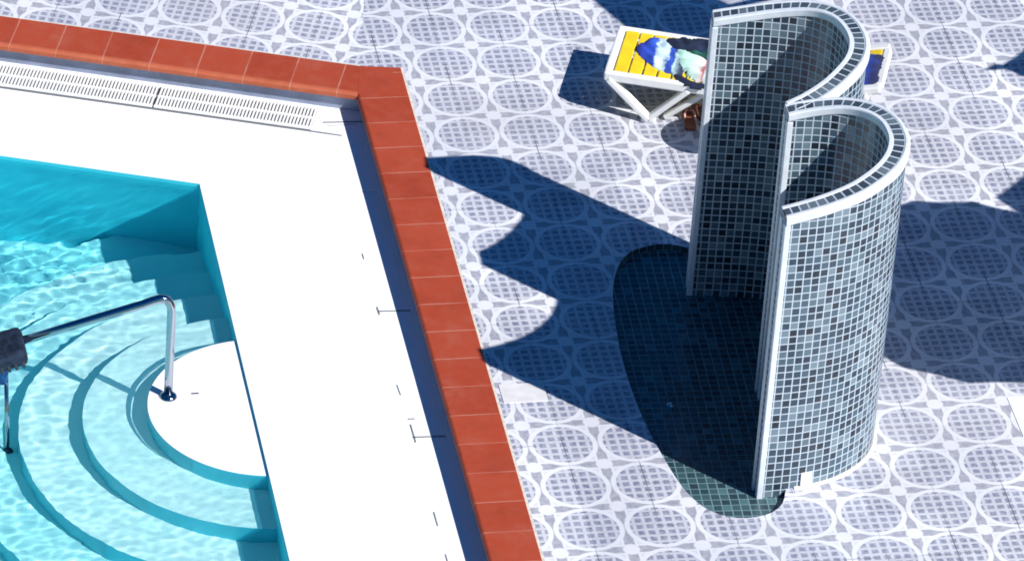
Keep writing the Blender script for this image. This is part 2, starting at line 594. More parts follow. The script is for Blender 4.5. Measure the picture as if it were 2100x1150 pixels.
# removable covers over the channel
covers = ["white gutter cover flush in the pool deck below the terracotta corner",
          "white gutter cover on the pool deck, second below the terracotta corner",
          "white gutter cover on the pool deck level with the top of the round steps",
          "white gutter cover on the pool deck right of the round white top step",
          "white gutter cover on the pool deck at the bottom edge of the photo"]
for k in range(len(covers)):
    ya, yb = GY[k] - .005, GY[k + 1] + .005
    bm = bmesh.new()
    add_box(bm, ((GX0 + GX1) / 2, (ya + yb) / 2, ZD - .0120), (GX1 - GX0 - .0008, ya - yb, .025), None, .0006)
    o = link("gutter_cover", bm, M_deck)
    tag(o, covers[k], "gutter cover", "gutter covers along the right side of the pool")
# open joints in the deck
bm = bmesh.new()
def groove(x0, y0, x1, y1, w):
    a, b_ = Vector((x0, y0)), Vector((x1, y1))
    n = (b_ - a).normalized(); n = Vector((-n.y, n.x)) * w / 2
    bm.faces.new([bm.verts.new((p.x, p.y, ZD + .004)) for p in (a - n, b_ - n, b_ + n, a + n)])
groove(-.925, -.462, -.640, -.474, .012)
groove(-.905, -2.790, -.690, -2.800, .012)
groove(-.905, -2.740, -.902, -2.830, .010)
groove(-.905, -4.232, -.690, -4.238, .013)
groove(-.898, -4.090, -.896, -4.290, .009)
groove(-.905, -4.030, -.860, -4.030, .010)
groove(-.915, -3.640, -.909, -3.760, .006)
groove(-.905, -2.100, -.903, -2.170, .006)
groove(-.905, -5.050, -.903, -5.200, .007)
groove(-.905, -5.500, -.903, -5.700, .006)
sheet_obj("deck_joint", bm, M_bed, deck)

# overflow grating along the upper side: three panels
gp = Vector((K0.x, K0.y)) + PDIR * .27 + PN * .020
GW = .275
gl = [(.02, 2.0), (2.012, 3.992), (4.004, 6.0)]
gl = [(.0, 1.12), (1.132, 2.33), (2.342, 4.6)]
glab = ["white slotted overflow grate in the pool corner by the terracotta edge",
        "middle white slotted overflow grate along the upper pool edge",
        "white slotted overflow grate at the left end of the upper pool edge"]
Mg = Matrix((PDIR.to_3d(), PN.to_3d(), Vector((0, 0, 1)))).transposed().to_4x4()
Mg.translation = Vector((gp.x, gp.y, 0))
bm = bmesh.new()
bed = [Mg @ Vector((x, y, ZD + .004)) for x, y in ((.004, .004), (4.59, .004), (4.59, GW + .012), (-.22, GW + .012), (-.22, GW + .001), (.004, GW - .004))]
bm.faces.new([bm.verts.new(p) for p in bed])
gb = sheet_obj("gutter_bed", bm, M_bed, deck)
for k, (s0, s1) in enumerate(gl):
    g_root = empty("overflow_grate", (0, 0, 0))
    tag(g_root, glab[k], "grate", "overflow grate panels along the upper pool edge")
    bm = bmesh.new()
    for y in (.010, GW * .5, GW - .010):
        add_box(bm, ((s0 + s1) / 2, y, ZD + .018), (s1 - s0, .022, .014), Mg)
    link("grate_rail", bm, M_white, g_root)
    bm = bmesh.new()
    n = int((s1 - s0) / .024)
    for i in range(n):
        x = s0 + .012 + (s1 - s0 - .024) * i / (n - 1)
        add_box(bm, (x, GW * .26, ZD + .021), (.0130, GW * .42, .012), Mg)
        add_box(bm, (x, GW * .74, ZD + .021), (.0130, GW * .40, .012), Mg)
    link("grate_slats", bm, M_white, g_root)

# ------------------------------------------------------------------ terracotta coping
ZC = .012
coping = empty("pool_coping", (J0.x, J0.y, 0))
coping.location = (0, 0, 0)
tag(coping, "rust red terracotta tile coping edging the pool with pale joints", "coping")
def coping_run(name, inner0, inner1, outer0, outer1, pitch, first):
    bm = bmesh.new()
    uvl = bm.loops.layers.uv.new("UVMap")
    d = (inner1 - inner0).normalized()
    nin = (inner0 - outer0)
    perp = Vector((-d.y, d.x))
    if perp.dot(nin) < 0: perp = -perp
    # section: outer foot, outer top, inner top, rounded nose, underside
    W0 = (outer1 - inner1).dot(-perp)
    prof = [(0, -.02), (0, ZC - .003), (.003, ZC), (W0 - .012, ZC), (W0 - .003, ZC - .005), (W0 + .002, ZC - .014), (W0 + .002, ZC - .042), (W0 - .006, ZC - .048), (W0 - .06, ZC - .048)]
    L = (inner1 - inner0).length
    st = [0.0, L]
    rows = []
    for (base_o, base_i, s) in ((outer0, inner0, 0.0), (outer1, inner1, L)):
        row = []
        wv = base_i - base_o
        for w, z in prof:
            p = base_o + wv * (w / W0)
            row.append((bm.verts.new((p.x, p.y, z)), (p - outer0).dot(d), w))
        rows.append(row)
    for i in range(len(prof) - 1):
        f = bm.faces.new((rows[0][i][0], rows[1][i][0], rows[1][i + 1][0], rows[0][i + 1][0]))
        for lp, (vv, s, w) in zip(f.loops, (rows[0][i], rows[1][i], rows[1][i + 1], rows[0][i + 1])):
            lp[uvl].uv = ((s - first) / pitch, w)
    return link(name, bm, M_terra, coping)
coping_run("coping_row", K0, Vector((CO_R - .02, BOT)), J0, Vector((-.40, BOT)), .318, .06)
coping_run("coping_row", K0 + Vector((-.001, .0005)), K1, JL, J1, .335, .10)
# corner piece between the two rows
bm = bmesh.new()
uvl = bm.loops.layers.uv.new("UVMap")
tri = [K0, J0, JL]
zt = ZC + .0005
top = [bm.verts.new((p.x, p.y, ZC - .0004)) for p in tri]
f = bm.faces.new(top)
for lp, t in zip(f.loops, ((.1, 0), (.9, .3), (.2, .3))): lp[uvl].uv = t
bot = [bm.verts.new((p.x, p.y, -.02)) for p in tri]
f = bm.faces.new((top[1], top[2], bot[2], bot[1]))
for lp in f.loops: lp[uvl].uv = (.5, .1)
link("corner_piece", bm, M_terra, coping)
# pale mortar line between coping and paving
bm = bmesh.new()
for a, b_ in ((J0 + Vector((.009, 0)), Vector((-.391, BOT))), (JL + Vector((.0, .009)), J1 + Vector((.003, .009)))):
    n = (b_ - a).normalized(); n = Vector((-n.y, n.x)) * .010
    bm.faces.new([bm.verts.new((p.x, p.y, .004)) for p in (a - n, b_ - n, b_ + n, a + n)])
sheet_obj("mortar_line", bm, M_mortar, coping)
# facing under the nose
bm = bmesh.new()
off = .035
fa = K0 + Vector((off, .02)); 
for a, b_ in ((Vector((CO_R + off, BOT)), K0 + Vector((off, off * .9))), (K0 + Vector((off, off * .9)), K1 + Vector((.012, off)))):
    bm.faces.new([bm.verts.new((a.x, a.y, ZD - .002)), bm.verts.new((b_.x, b_.y, ZD - .002)), bm.verts.new((b_.x, b_.y, ZC - .046)), bm.verts.new((a.x, a.y, ZC - .046))])
link("facing", bm, M_facing, coping)

# ------------------------------------------------------------------ curved shower wall (plan curves)
H = 2.12
def top_z(p):                                    # the wall rises gently from its free ends to the bends
    return H + .225 * (p.x - 1.165)
far_in = spline([(1.177, -2.917), (1.350, -2.942), (1.573, -2.980), (1.760, -3.042), (1.871, -3.136), (1.926, -3.260), (1.947, -3.420), (1.932, -3.544), (1.883, -3.664), (1.797, -3.772), (1.684, -3.878), (1.540, -3.966), (1.418, -4.011)], 90)
near_in = spline([(1.409, -4.150), (1.490, -4.152), (1.622, -4.168), (1.752, -4.212), (1.866, -4.306), (1.932, -4.440), (1.946, -4.590), (1.928, -4.700), (1.878, -4.810), (1.794, -4.909), (1.661, -5.004), (1.545, -5.052), (1.400, -5.085), (1.274, -5.098), (1.162, -5.104)], 90)
TH = .118
def normals(P):
    out = []
    for i in range(len(P)):
        t = (P[min(i + 1, len(P) - 1)] - P[max(i - 1, 0)]).normalized()
        out.append(Vector((-t.y, t.x)))
    return out
def off_path(P, d, N=None):
    N = N or normals(P)
    return [p + n * d for p, n in zip(P, N)]

# ------------------------------------------------------------------ sunken shower tray: outline shared with the paving
ZB = -.050
tray_left = spline([(1.330, -2.55), (1.260, -2.425), (1.140, -2.372), (1.000, -2.385), (.850, -2.465), (.735, -2.66), (.655, -2.95), (.600, -3.37), (.572, -3.85), (.585, -4.36), (.635, -4.80), (.700, -5.15), (.800, -5.37), (.930, -5.468), (1.060, -5.490), (1.200, -5.455), (1.300, -5.36), (1.345, -5.24)], 70)
fc = off_path(far_in, TH * .5)
nc = off_path(near_in, TH * .5)
tray_right = [p for p in reversed(nc) if 1.72 < p.x or p.y < -4.5]
tray_right = [p for p in tray_right if p.x > 1.36]
far_part = [p for p in reversed(fc) if (p.x > 1.74) or (p.y > -3.2 and p.x > 1.36)]
tray = [tuple(p) for p in tray_left] + [tuple(p) for p in tray_right] + [tuple(p) for p in far_part]

# ------------------------------------------------------------------ paving
SEAM = Vector((.186, .982))
seam_top = JL + SEAM * 45
right_patio = [(-.405, -40), (45, -40), (45, 45), tuple(seam_top), tuple(JL), tuple(J0), (-.405, BOT)]
p1 = sheet_obj("patio", poly_sheet(right_patio, 0.0, [tray]), M_patio)
tag(p1, kind='structure')
left_patio = [tuple(JL), tuple(seam_top), (-45, 45), (-45, tuple(J1)[1]), tuple(J1)]
p2 = sheet_obj("patio", poly_sheet(left_patio, 0.0), M_patio2)
tag(p2, kind='structure')
# two plain replacement tiles
for (i, j, lab, w, c) in ((-1, -9, "plain white paving tile between patterned tiles next to the terracotta edge", .64, M_patch), (6, -10, "plain white paving tile at the right edge of the photo", 1.0, M_white)):
    x0 = .009 + i * T + (T * (1 - w)); x1 = .009 + (i + 1) * T
    y0, y1 = j * T, (j + 1) * T
    x0, x1, y0, y1 = (-.300, .009, -4.12, -3.90) if i < 0 else (3.03, 3.49, -4.79, -4.335)
    bm = bmesh.new()
    add_box(bm, ((x0 + x1) / 2, (y0 + y1) / 2, .001), (x1 - x0 - .012, y1 - y0 - .012, .008), None, .002)
    o = link("paving_tile", bm, c)
    tag(o, lab, "paving tile")

# tray
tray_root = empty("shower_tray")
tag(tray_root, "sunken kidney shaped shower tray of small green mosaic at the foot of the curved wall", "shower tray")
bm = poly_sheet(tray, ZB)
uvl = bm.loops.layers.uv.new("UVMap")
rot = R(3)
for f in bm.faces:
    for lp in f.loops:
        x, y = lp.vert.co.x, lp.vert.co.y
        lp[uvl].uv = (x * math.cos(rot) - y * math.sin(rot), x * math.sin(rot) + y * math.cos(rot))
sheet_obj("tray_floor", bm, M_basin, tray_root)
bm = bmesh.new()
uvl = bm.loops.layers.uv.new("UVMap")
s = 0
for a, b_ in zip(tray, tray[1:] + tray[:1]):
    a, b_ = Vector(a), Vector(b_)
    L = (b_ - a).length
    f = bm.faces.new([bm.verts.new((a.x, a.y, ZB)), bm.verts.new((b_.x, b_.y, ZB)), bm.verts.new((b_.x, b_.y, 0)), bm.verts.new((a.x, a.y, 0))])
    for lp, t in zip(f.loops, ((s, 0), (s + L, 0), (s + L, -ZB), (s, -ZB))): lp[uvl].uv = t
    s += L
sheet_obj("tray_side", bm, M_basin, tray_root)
bm = bmesh.new()
add_lathe(bm, [(0, .006), (.018, .006), (.026, .003), (.028, -.002)], (.813, -4.157, ZB), 20)
link("drain", bm, M_chrome, tray_root, True)

# ------------------------------------------------------------------ shower wall
wall = empty("shower_wall", (1.16, -2.9, ZB))
wall.location = (0, 0, 0)
tag(wall, "curved shower wall of grey blue mosaic shaped like a figure three with white edges", "shower wall")
def strip(bm, uvl, P, za, zt, s0=0.0):
    S = [s0]
    for a, b_ in zip(P, P[1:]): S.append(S[-1] + (b_ - a).length)
    lo = [bm.verts.new((p.x, p.y, za)) for p in P]
    hi = [bm.verts.new((p.x, p.y, z)) for p, z in zip(P, zt)]
    for i in range(len(P) - 1):
        f = bm.faces.new((lo[i], lo[i + 1], hi[i + 1], hi[i]))
        f.smooth = True
        for lp, t in zip(f.loops, ((S[i], za), (S[i + 1], za), (S[i + 1], zt[i + 1]), (S[i], zt[i]))): lp[uvl].uv = t
def sweep(bm, P, N, Z, prof, caps=True):
    rows = [[bm.verts.new((p.x + n.x * o, p.y + n.y * o, z + zz)) for o, z in prof] for p, n, zz in zip(P, N, Z)]
    k = len(prof)
    for a, b_ in zip(rows, rows[1:]):
        for i in range(k):
            bm.faces.new((a[i], b_[i], b_[(i + 1) % k], a[(i + 1) % k]))
    if caps:
        bm.faces.new(rows[0]); bm.faces.new(rows[-1][::-1])
def lobe(P, dz):
    N = normals(P)
    Z = [top_z(p) + dz for p in P]
    z0 = ZB - .02
    bm = bmesh.new()
    uvl = bm.loops.layers.uv.new("UVMap")
    strip(bm, uvl, P, z0, [z - .04 for z in Z])
    strip(bm, uvl, off_path(P, TH, N), z0, [z - .04 for z in Z], .017)
    bm2 = bmesh.new()
    uv2 = bm2.loops.layers.uv.new("UVMap")
    S = 0.0
    a_ = off_path(P, .026, N); b2 = off_path(P, TH - .020, N)
    va = [bm2.verts.new((p.x, p.y, z)) for p, z in zip(a_, Z)]; vb = [bm2.verts.new((p.x, p.y, z)) for p, z in zip(b2, Z)]
    for i in range(len(P) - 1):
        L = (P[i + 1] - P[i]).length
        f = bm2.faces.new((va[i], va[i + 1], vb[i + 1], vb[i]))
        for lp, t in zip(f.loops, ((S, .003), (S + L, .003), (S + L, .052), (S, .052))): lp[uv2].uv = t
        S += L
    sheet_obj("top_row", bm2, M_strip, wall)
    # end faces
    for idx in (0, -1):
        p, n, zz = P[idx], N[idx], Z[idx]
        a, b_ = p, p + n * TH
        f = bm.faces.new([bm.verts.new((a.x, a.y, z0)), bm.verts.new((b_.x, b_.y, z0)), bm.verts.new((b_.x, b_.y, zz - .01)), bm.verts.new((a.x, a.y, zz - .01))])
        for lp, q_ in zip(f.loops, ((0, z0), (TH, z0), (TH, zz), (0, zz))): lp[uvl].uv = (q_[0] + .02, q_[1])
    sheet_obj("mosaic_wall", bm, M_mosaic, wall)
    # white trim along both top edges
    bm = bmesh.new()
    sweep(bm, P, N, Z, [(-.004, -.050), (-.007, -.044), (-.007, -.004), (-.002, .004), (.022, .005), (.027, -.002), (.027, -.05)])
    link("inner_trim", bm, M_trim, wall, False)
    bm = bmesh.new()
    sweep(bm, P, N, Z, [(TH - .021, -.05), (TH - .021, -.002), (TH - .014, .004), (TH + .004, .003), (TH + .014, -.008), (TH + .016, -.056), (TH + .004, -.064)])
    link("outer_trim", bm, M_trim, wall, False)
    # upright trims on the free ends
    for idx in (0, -1):
        p, n, zz = P[idx], N[idx], Z[idx]
        tt = (P[1] - P[0]).normalized() * -1 if idx == 0 else (P[-1] - P[-2]).normalized()
        for o_, w in ((.015, .042), (TH - .013, .042)):
            c = p + n * o_ + tt * -.013
            bm = bmesh.new()
            M = Matrix((tt.to_3d(), n.to_3d(), Vector((0, 0, 1)))).transposed().to_4x4()
            M.translation = Vector((c.x, c.y, (z0 + zz - .055) / 2))
            add_box(bm, (0, 0, 0), (.040, w, zz - .055 - z0), M, .006)
            link("end_trim", bm, M_trim, wall)
lobe(far_in, 0.0)
lobe(near_in, -.004)
# mortar fillet at the outer foot
for P in (far_in, near_in):
    bm = bmesh.new()
    N = normals(P)
    sel = [(p, n) for p, n in zip(P, N) if (p + n * TH).x > 1.40]
    if P is near_in: sel = sel[22:]
    else: sel = sel[:-20]
    sweep(bm, [a for a, _ in sel], [b_ for _, b_ in sel], [0.0] * len(sel), [(TH - .01, .001), (TH + .024, .001), (TH + .016, .005), (TH + .003, .014), (TH - .01, .016)])
    link("foot_fillet", bm, M_mortar, wall)
# small white plate low on the sunny side
Nn = normals(near_in)
k = min(range(len(near_in)), key=lambda i: (near_in[i] + Nn[i] * TH - Vector((1.478, -5.13))).length)
p, n = near_in[k] + Nn[k] * TH, Nn[k]
t = Vector((n.y, -n.x))
M = Matrix((t.to_3d(), n.to_3d(), Vector((0, 0, 1)))).transposed().to_4x4()
M.translation = Vector((p.x - .012, p.y, .066))
bm = bmesh.new()
add_box(bm, (0, .006, 0), (.080, .016, .095), M, .004)
link("cover_plate", bm, M_white, wall)

# ------------------------------------------------------------------ handrail into the pool
rail = empty("handrail")
tag(rail, "polished steel handrail sloping from the white top step down into the pool", "handrail")
f0 = Vector((-2.424, -3.607, ZW + .008))
top = f0 + Vector((0, 0, .80))
endp = Vector((-3.435, -3.625, .33))
d = (endp - top).normalized()
pts = [f0 + Vector((0, 0, z)) for z in (0, .2, .45, .66)]
for k in range(1, 9):
    a = k / 9
    p0, p1, p2 = top - Vector((0, 0, .14)), top + Vector((0, 0, .03)), top + d * .16
    pts.append(p0 * (1 - a) ** 2 + p1 * 2 * a * (1 - a) + p2 * a * a)
pts += [top + d * .2, top.lerp(endp, .5), endp]
bm = bmesh.new()
add_tube(bm, pts, .029, 18)
link("rail_tube", bm, M_chrome, rail, True)
bm = bmesh.new()
add_lathe(bm, [(.022, .030), (.030, .028), (.052, .016), (.058, .006), (.060, 0)], f0, 28)
link("flange", bm, M_chrome, rail, True)

M_grip = simple("blue_grey_rubber", (.016, .026, .050), .7, 0, .4, 22, .2)
M_sleeve = simple("blue_sleeve", (.01, .10, .34), .45, 0, .1, 12)
hd = Vector((d.x, d.y, 0)).normalized()
sd = Vector((-hd.y, hd.x, 0))                    # across the rail
if sd.y < 0: sd = -sd
bm = bmesh.new()
G = Matrix((d, sd, d.cross(sd))).transposed().to_4x4()
G.translation = endp + d * .06
add_box(bm, (0, -.05, 0), (.23, .31, .12), G, .035)
gr = link("grip_block", bm, M_grip, rail)
bm = bmesh.new()
for k in range(4):
    add_box(bm, (-.075 + .048 * k, -.182, .042), (.020, .050, .056), G, .006)
link("grip_notch", bm, M_dark, gr)
gc = endp + d * .06
bm = bmesh.new()
add_tube(bm, [(gc.x - .03, gc.y - .05, .26), (gc.x - .03, gc.y - .05, .06)], .045, 16, radii=[.05, .035])
link("blue_sleeve", bm, M_sleeve, rail, True)
zf = ZW + .008 - RISE * 3
for dx in (-.05, .05):
    px_ = Vector((gc.x - .03 + dx, gc.y - .05, 0))
    bm = bmesh.new()
    add_tube(bm, [(gc.x - .03 + dx * .5, gc.y - .05, .10), (px_.x, px_.y, zf + .02)], .014, 12)
    link("post", bm, M_chrome, rail, True)
    bm = bmesh.new()
    add_lathe(bm, [(0, .045), (.022, .040), (.036, .022), (.038, 0)], (px_.x, px_.y, zf), 18)
    link("foot", bm, M_dark, rail, True)

# ------------------------------------------------------------------ sun lounger behind the wall
LA = R(-20.5)
LF = Vector((1.10, -.45))
la, lw = Vector((math.cos(LA), math.sin(LA))), Vector((-math.sin(LA), math.cos(LA)))
ROOT = Matrix.Translation((LF.x, LF.y, 0)) @ Matrix.Rotation(LA, 4, 'Z')
lounger = empty("sun_lounger", (LF.x, LF.y, 0), LA)
tag(lounger, "white framed sun lounger with yellow slats half hidden behind the curved wall", "sun lounger")
W2 = .300
HX, LX, BZ = 1.18, 1.93, .20                     # hinge, head end, rise of the backrest
ba = math.atan2(BZ, LX - HX)
BM = Matrix.Translation((HX, 0, .335)) @ Matrix.Rotation(-ba, 4, 'Y')
BL = (LX - HX) / math.cos(ba)
bm = bmesh.new()
for sgn in (-1, 1):
    add_bar(bm, (0, sgn * W2, .325), (HX + .05, sgn * W2, .325), .050, .070, bevel=.012)
add_bar(bm, (.025, -W2 + .026, .328), (.025, W2 - .026, .328), .055, .062, bevel=.012)
link("frame", bm, M_white, lounger)
def slats(x0, x1, hw, z, M=None, pitch=.098):
    bm = bmesh.new()
    n = int((x1 - x0) / pitch)
    st = (x1 - x0) / n
    for i in range(n):
        add_box(bm, (x0 + st * (i + .5), 0, z), (st - (.013 if i else .008), hw * 2, .022), M, .006)
    for y in (-hw * .5, hw * .5):                # ribs below keep the slats together
        add_box(bm, ((x0 + x1) / 2, y, z - .018), (x1 - x0, .03, .016), M)
    return bm
link("seat_slats", slats(.058, HX - .01, W2 - .028, .345), M_yellow, lounger)
bm = bmesh.new()
for sgn in (-1, 1):
    add_box(bm, (BL / 2, sgn * (W2 - .028), 0), (BL - .02, .062, .050), BM, .010)
add_box(bm, (BL - .02, 0, 0), (.055, W2 * 2 - .118, .048), BM, .010)
back = link("backrest_frame", bm, M_white, lounger)
link("backrest_slats", slats(.02, BL - .05, W2 - .062, .008, BM), M_yellow, lounger)
for sgn in (-1, 1):
    y = sgn * (W2 + .004)
    for xa, xf, xb in ((.030, .335, .600), (1.36, 1.60, 1.84)):
        bm = bmesh.new()
        zt = .31 if xa < 1 else .335 + (xa - HX) * math.tan(ba) - .03
        zb2 = .31 if xb < 1 else .335 + (xb - HX) * math.tan(ba) - .03
        add_bar(bm, (xa, y, zt), (xf, y, .026), .044, .072, Vector((0, 1, 0)), .010)
        add_bar(bm, (xf, y, .026), (xb, y, zb2), .042, .060, Vector((0, 1, 0)), .010)
        add_box(bm, (xf, y, .018), (.10, .048, .035), None, .008)
        link("leg", bm, M_white, lounger)
    bm = bmesh.new()
    add_bar(bm, (.44, sgn * (W2 - .055), .02), (.76, sgn * (W2 - .055), .31), .036, .045, Vector((0, 1, 0)), .008)
    link("brace", bm, M_white, lounger)

def stripes_mat(name, stops, axis=0, scale=1.0, interp='CONSTANT', wob=.0):
    mt, nt, b = mat(name)
    B = NB(nt)
    uv = B.xyz(B.coord("UV"))
    n, _ = B.noise(B.coord("UV"), 4.0, 3.0)
    t = B.m('ADD', B.m('MULTIPLY', uv[axis], scale), B.m('MULTIPLY', B.m('SUBTRACT', n, .5), wob))
    c = B.ramp(t, stops, interp)
    f, _ = B.noise(B.coord("UV"), 140.0, 2.0)
    c = B.mix(B.m('MULTIPLY', f, .06), c, (.5, .5, .52))
    nt.links.new(c, b.inputs["Base Color"])
    b.inputs["Roughness"].default_value = .95
    b.inputs["Sheen Weight"].default_value = .0
    B.bump(f, .5, .004, b)
    return mt

def cloth(name, poly, zbase, amp, material, label, seed, thick=.014, fold=9.0, ang=0.0, drop=None, M=ROOT, cat="towel"):
    """crumpled towel filling a hand-drawn outline, a closed soft sheet with ridges"""
    P = [Vector(p) for p in spline(poly + [poly[0]], 46)][:-1]
    x0, x1 = min(p.x for p in P), max(p.x for p in P)
    y0, y1 = min(p.y for p in P), max(p.y for p in P)
    st = .014
    def inside(x, y):
        c = False
        for a, b_ in zip(P, P[1:] + P[:1]):
            if (a.y > y) != (b_.y > y) and x < (b_.x - a.x) * (y - a.y) / (b_.y - a.y) + a.x: c = not c
        return c
    def edge(x, y):
        return min((p - Vector((x, y))).length for p in P)
    bm = bmesh.new()
    uvl = bm.loops.layers.uv.new("UVMap")
    V = {}
    nx, ny = int((x1 - x0) / st) + 2, int((y1 - y0) / st) + 2
    for i in range(nx):
        for j in range(ny):
            x, y = x0 + (i - .5) * st, y0 + (j - .5) * st
            ins = inside(x, y)
            e = edge(x, y)
            if not ins and e > st * .8: continue
            e = e if ins else 0
            k = min(1, e / .05)
            r = math.cos(ang) * x + math.sin(ang) * y
            z = zbase + k ** .6 * (thick + amp * (.55 + .45 * math.sin(r * fold * 6 + 4 * noise.noise(Vector((x * 6, y * 6, seed))))) + amp * .8 * noise.noise(Vector((x * 9, y * 9, seed + 3))))
            if drop: z += drop(x, y)
            V[i, j] = (x, y, z)
    tv = {k: bm.verts.new(v) for k, v in V.items()}
    bv = {k: bm.verts.new((v[0], v[1], v[2] - max(.008, thick * .5))) for k, v in V.items()}
    def face(ks, d):
        f = bm.faces.new([d[k] for k in ks])
        f.smooth = True
        for lp, k in zip(f.loops, ks): lp[uvl].uv = ((V[k][0] - x0) / (x1 - x0), (V[k][1] - y0) / (y1 - y0))
    edges = {}
    for i, j in V:
        ks = [(i, j), (i + 1, j), (i + 1, j + 1), (i, j + 1)]
        if all(k in V for k in ks):
            face(ks, tv); face(ks[::-1], bv)
            for a, b_ in zip(ks, ks[1:] + ks[:1]):
                if (b_, a) in edges: del edges[b_, a]
                else: edges[a, b_] = 1
    for a, b_ in edges:
        f = bm.faces.new((tv[b_], tv[a], bv[a], bv[b_]))
        for lp, k in zip(f.loops, (b_, a, a, b_)): lp[uvl].uv = ((V[k][0] - x0) / (x1 - x0), (V[k][1] - y0) / (y1 - y0))
    for v in [v for v in bm.verts if not v.link_faces]: bm.verts.remove(v)
    for v in bm.verts: v.co = M @ v.co
    o = sheet_obj(name, bm, material)
    tag(o, label, cat)
    return o
M_blue = stripes_mat("blue_towelling", [(0, (.006, .012, .06)), (.13, (.005, .035, .42)), (.40, (.008, .075, .55)), (.44, (.55, .72, .80)), (.62, (.62, .80, .84)), (.66, (.010, .08, .50)), (.76, (.008, .05, .40)), (.80, (.50, .74, .74)), (.93, (.012, .02, .08))], 0, 1.0, 'LINEAR', .30)
M_mint = stripes_mat("mint_towelling", [(0, (.42, .74, .60)), (.45, (.62, .86, .74)), (.60, (.80, .72, .70)), (.64, (.62, .12, .12)), (.67, (.78, .84, .78)), (.85, (.66, .80, .72))], 0, 1.0, 'LINEAR', .20)
M_green = simple("dark_green_towelling", (.012, .10, .075), .95, 0, .3, 14)
M_navy = simple("navy_towelling", (.010, .016, .045), .95, 0, .3, 14)
cloth("beach_towel", [(.150, .030), (.185, .130), (.277, .230), (.420, .205), (.475, .080), (.540, -.205), (.430, -.215), (.270, -.120)], .352, .020, M_blue, "crumpled bright blue and white towel on the yellow slats of the lounger", 2.0, fold=11, ang=.5)
cloth("beach_towel", [(.440, .130), (.560, .090), (.680, .010), (.800, -.150), (.780, -.280), (.640, -.265), (.520, -.150), (.455, -.010)], .358, .026, M_mint, "pale mint towel with thin red stripe on the lounger by the wall edge", 5.0, fold=10, ang=1.2)
cloth("beach_towel", [(.480, -.160), (.620, -.270), (.800, -.280), (.860, -.310), (.700, -.335), (.560, -.325), (.480, -.250)], .352, .022, M_navy, "dark navy towel bunched at the near rail of the lounger under the mint towel", 8.0, fold=6, ang=.2)
cloth("beach_towel", [(.520, .110), (.560, .200), (.700, .240), (.900, .220), (.940, .020), (.760, -.040), (.660, .040)], .352, .030, M_green, "dark green towel behind the mint towel on the lounger", 11.0, fold=4, ang=.9)
M_back = stripes_mat("blue_patterned_towelling", [(0, (.01, .03, .20)), (.55, (.008, .06, .42)), (.70, (.01, .07, .50)), (.76, (.55, .68, .82)), (.81, (.01, .06, .45)), (.92, (.008, .015, .10)), (1, (.006, .01, .05))], 0, 1.0, 'LINEAR', .25)
cloth("beach_towel", [(1.28, -.225), (1.28, .16), (1.55, .170), (1.885, .150), (1.892, -.10), (1.885, -.235), (1.5, -.24)], .352, .010, M_back, "deep blue towel spread over the raised backrest right of the curved wall", 14.0, thick=.012, fold=3, ang=.2, drop=lambda x, y: max(0, (x - HX)) * math.tan(ba))
cloth("beach_towel", [(.31, .135), (.36, .215), (.48, .265), (.70, .275), (.92, .255), (.88, .165), (.62, .120), (.44, .105)], .355, .026, simple("dark_blue_towelling", (.008, .016, .050), .95, 0, .4, 16), "very dark blue towel rolled along the far rail of the lounger behind the blue towel", 17.0, fold=8, ang=.4, thick=.03)
# pair of sandals under the lounger
M_sole = simple("reddish_brown_sole", (.24, .075, .05), .6, 0, .2, 20)
M_strap = simple("pink_strap", (.62, .34, .30), .6)
for (x, y, rz, lab) in ((1.600, -.870, 1.45, "reddish brown sandal with pink strap nearest the lounger leg at the wall edge"), (1.700, -.820, 1.75, "reddish brown sandal with pink strap lying just behind the wall edge")):
    sn = empty("sandal", (x, y, 0), rz)
    tag(sn, lab, "sandal")
    bm = bmesh.new()
    out = [(-.13, .032), (-.10, .042), (-.02, .034), (.06, .046), (.115, .040), (.135, .010), (.12, -.030), (.06, -.042), (-.02, -.032), (-.10, -.038), (-.13, -.025)]
    P = spline(out + [out[0]], 40)[:-1]
    lo = [bm.verts.new((p.x, p.y, .001)) for p in P]; hi = [bm.verts.new((p.x, p.y, .024)) for p in P]
    bm.faces.new(hi); bm.faces.new(lo[::-1])
    for i in range(len(P)): bm.faces.new((lo[i], lo[(i + 1) % len(P)], hi[(i + 1) % len(P)], hi[i]))
    link("sole", bm, M_sole, sn)
    bm = bmesh.new()
    for sg in (-1, 1):
        add_tube(bm, [(.09, 0, .022), (.06, .02 * sg, .055), (.02, .036 * sg, .050), (-.02, .036 * sg, .022)], .008, 8)
    link("strap", bm, M_strap, sn, True)

# unseen round table, added to cast a rounded shadow beside the wall
tb = empty("shadow_table", (1.93, -1.43, 0))
tag(tb, "unseen low round white table added behind the curved wall to cast a rounded shadow", "table")
bm = bmesh.new()
add_lathe(bm, [(0, .50), (.20, .50), (.215, .49), (.215, .47), (.20, .462), (0, .462)], (0, 0, 0), 32)
link("table_top", bm, M_white, tb)
for k in range(3):
    a = .4 + k * 2 * PI / 3
    bm = bmesh.new()
    add_tube(bm, [(.06 * math.cos(a), .06 * math.sin(a), .465), (.17 * math.cos(a), .17 * math.sin(a), .003)], .016, 10)
    link("leg", bm, M_white, tb, True)

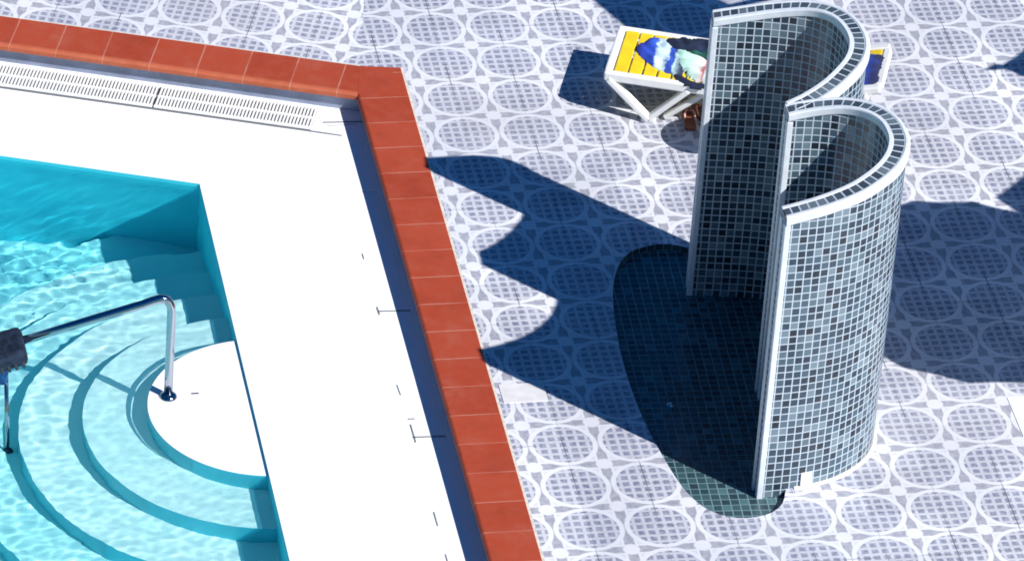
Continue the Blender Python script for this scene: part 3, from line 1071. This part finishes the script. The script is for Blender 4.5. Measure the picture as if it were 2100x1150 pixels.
# ------------------------------------------------------------------ parasols standing right of the picture
M_canvas = simple("natural_canvas", (.62, .60, .55), .9, 0, .06, 5)
M_pole = simple("grey_pole", (.35, .36, .38), .4, .6)
def parasol(cx, cy_, hgt, rad, n, rot, sag, label, foot=None, rise=.42, strap=False):
    t = empty("parasol", (cx, cy_, 0))
    tag(t, label, "parasol", "canvas parasols on the patio beyond the right edge")
    bm = bmesh.new()
    m_ = 8
    apex = bm.verts.new((0, 0, hgt + rise))
    rim, prev = [], None
    rows = []
    seg = 6
    for lvl in range(1, 7):
        f = lvl / 6
        row = []
        for i in range(n):
            a0, a1 = rot + 2 * PI * i / n, rot + 2 * PI * (i + 1) / n
            c0, c1 = Vector((math.cos(a0), math.sin(a0))), Vector((math.cos(a1), math.sin(a1)))
            for k in range(seg):
                u = k / seg
                p = c0.lerp(c1, u) * rad * f * (1 - sag * f * 4 * u * (1 - u))
                row.append(bm.verts.new((p.x, p.y, hgt + rise * (1 - f) - .05 * f * 4 * u * (1 - u) * sag * 5)))
        rows.append(row)
    K = n * seg
    for i in range(K): bm.faces.new((apex, rows[0][i], rows[0][(i + 1) % K]))
    for a, b_ in zip(rows, rows[1:]):
        for i in range(K): bm.faces.new((a[i], b_[i], b_[(i + 1) % K], a[(i + 1) % K]))
    val = [bm.verts.new((v.co.x * 1.003, v.co.y * 1.003, v.co.z - .10)) for v in rows[-1]]
    for i in range(K): bm.faces.new((rows[-1][i], val[i], val[(i + 1) % K], rows[-1][(i + 1) % K]))
    link("canopy", bm, M_canvas, t)
    bm = bmesh.new()
    for i in range(n):
        a = rot + 2 * PI * i / n
        e = Vector((math.cos(a) * rad, math.sin(a) * rad, hgt - .01))
        add_tube(bm, [(0, 0, hgt + rise - .02), e], .009, 6)
        add_tube(bm, [(0, 0, hgt - .25), Vector((0, 0, hgt + rise - .02)).lerp(e, .5)], .008, 6)
        if strap and i == 0:
            add_tube(bm, [e, e + Vector((math.cos(a) * .16, math.sin(a) * .10, -.05))], .020, 6, radii=[.035, .008])
    link("ribs", bm, M_pole, t)
    bm = bmesh.new()
    add_tube(bm, [(0, 0, .05), (0, 0, hgt + rise + .06)], .024, 12)
    link("pole", bm, M_pole, t, True)
    bm = bmesh.new()
    add_lathe(bm, [(0, .09), (.05, .09), (.24, .055), (.26, .03), (.26, 0)], (0, 0, 0.002), 24)
    link("base", bm, M_mortar, t, True)
SH = Vector((-.724, .758))                        # shadow travel per metre of height
def at(sx, sy, h): return sx - SH.x * h, sy - SH.y * h
x, y = at(3.05, -3.05, 2.15)
parasol(x, y, 2.15, 1.07, 16, .1, .012, "round canvas parasol whose shadow falls right of the curved wall")
x, y = at(4.73, -2.16, 2.30)
parasol(x, y, 2.30, 1.21, 6, R(172), .05, "six sided canvas parasol casting a pointed shadow at the right edge")
x, y = at(5.05, -.37, 2.30)
parasol(x, y, 2.30, 1.08, 6, R(178), .10, "six sided canvas parasol with a loose corner strap farthest from the pool", strap=True)
# unseen flat shade on a side post, outline shaped to cast its shadow
cs = empty("shadow_canopy", (0, 0, 0))
tag(cs, "unseen flat canvas shade on a tall side post, shaped to cast the shadow behind the lounger", "parasol")
h = 3.1
quad_ = [(.82, 1.68), (1.37, .42), (1.60, -.08), (2.66, -.08), (2.20, .64), (1.20, 1.68)]
Q = [Vector((*at(a, b_, h), h)) for a, b_ in quad_]
bm = bmesh.new()
tp = [bm.verts.new(p) for p in Q]; bt = [bm.verts.new(p - Vector((0, 0, .02))) for p in Q]
bm.faces.new(tp); bm.faces.new(bt[::-1])
for i in range(len(Q)): bm.faces.new((tp[i], bt[i], bt[(i + 1) % len(Q)], tp[(i + 1) % len(Q)]))
link("canopy", bm, M_canvas, cs)
mp = Vector((6.4, -1.2, 0))
bm = bmesh.new()
add_tube(bm, [mp, mp + Vector((0, 0, 3.25))], .05, 12)
link("post", bm, M_pole, cs, True)
bm = bmesh.new()
add_tube(bm, [mp + Vector((0, 0, 3.2)), (4.1, -1.9, 3.14), (3.6, -1.5, 3.13)], .03, 10)
link("boom", bm, M_pole, cs, True)
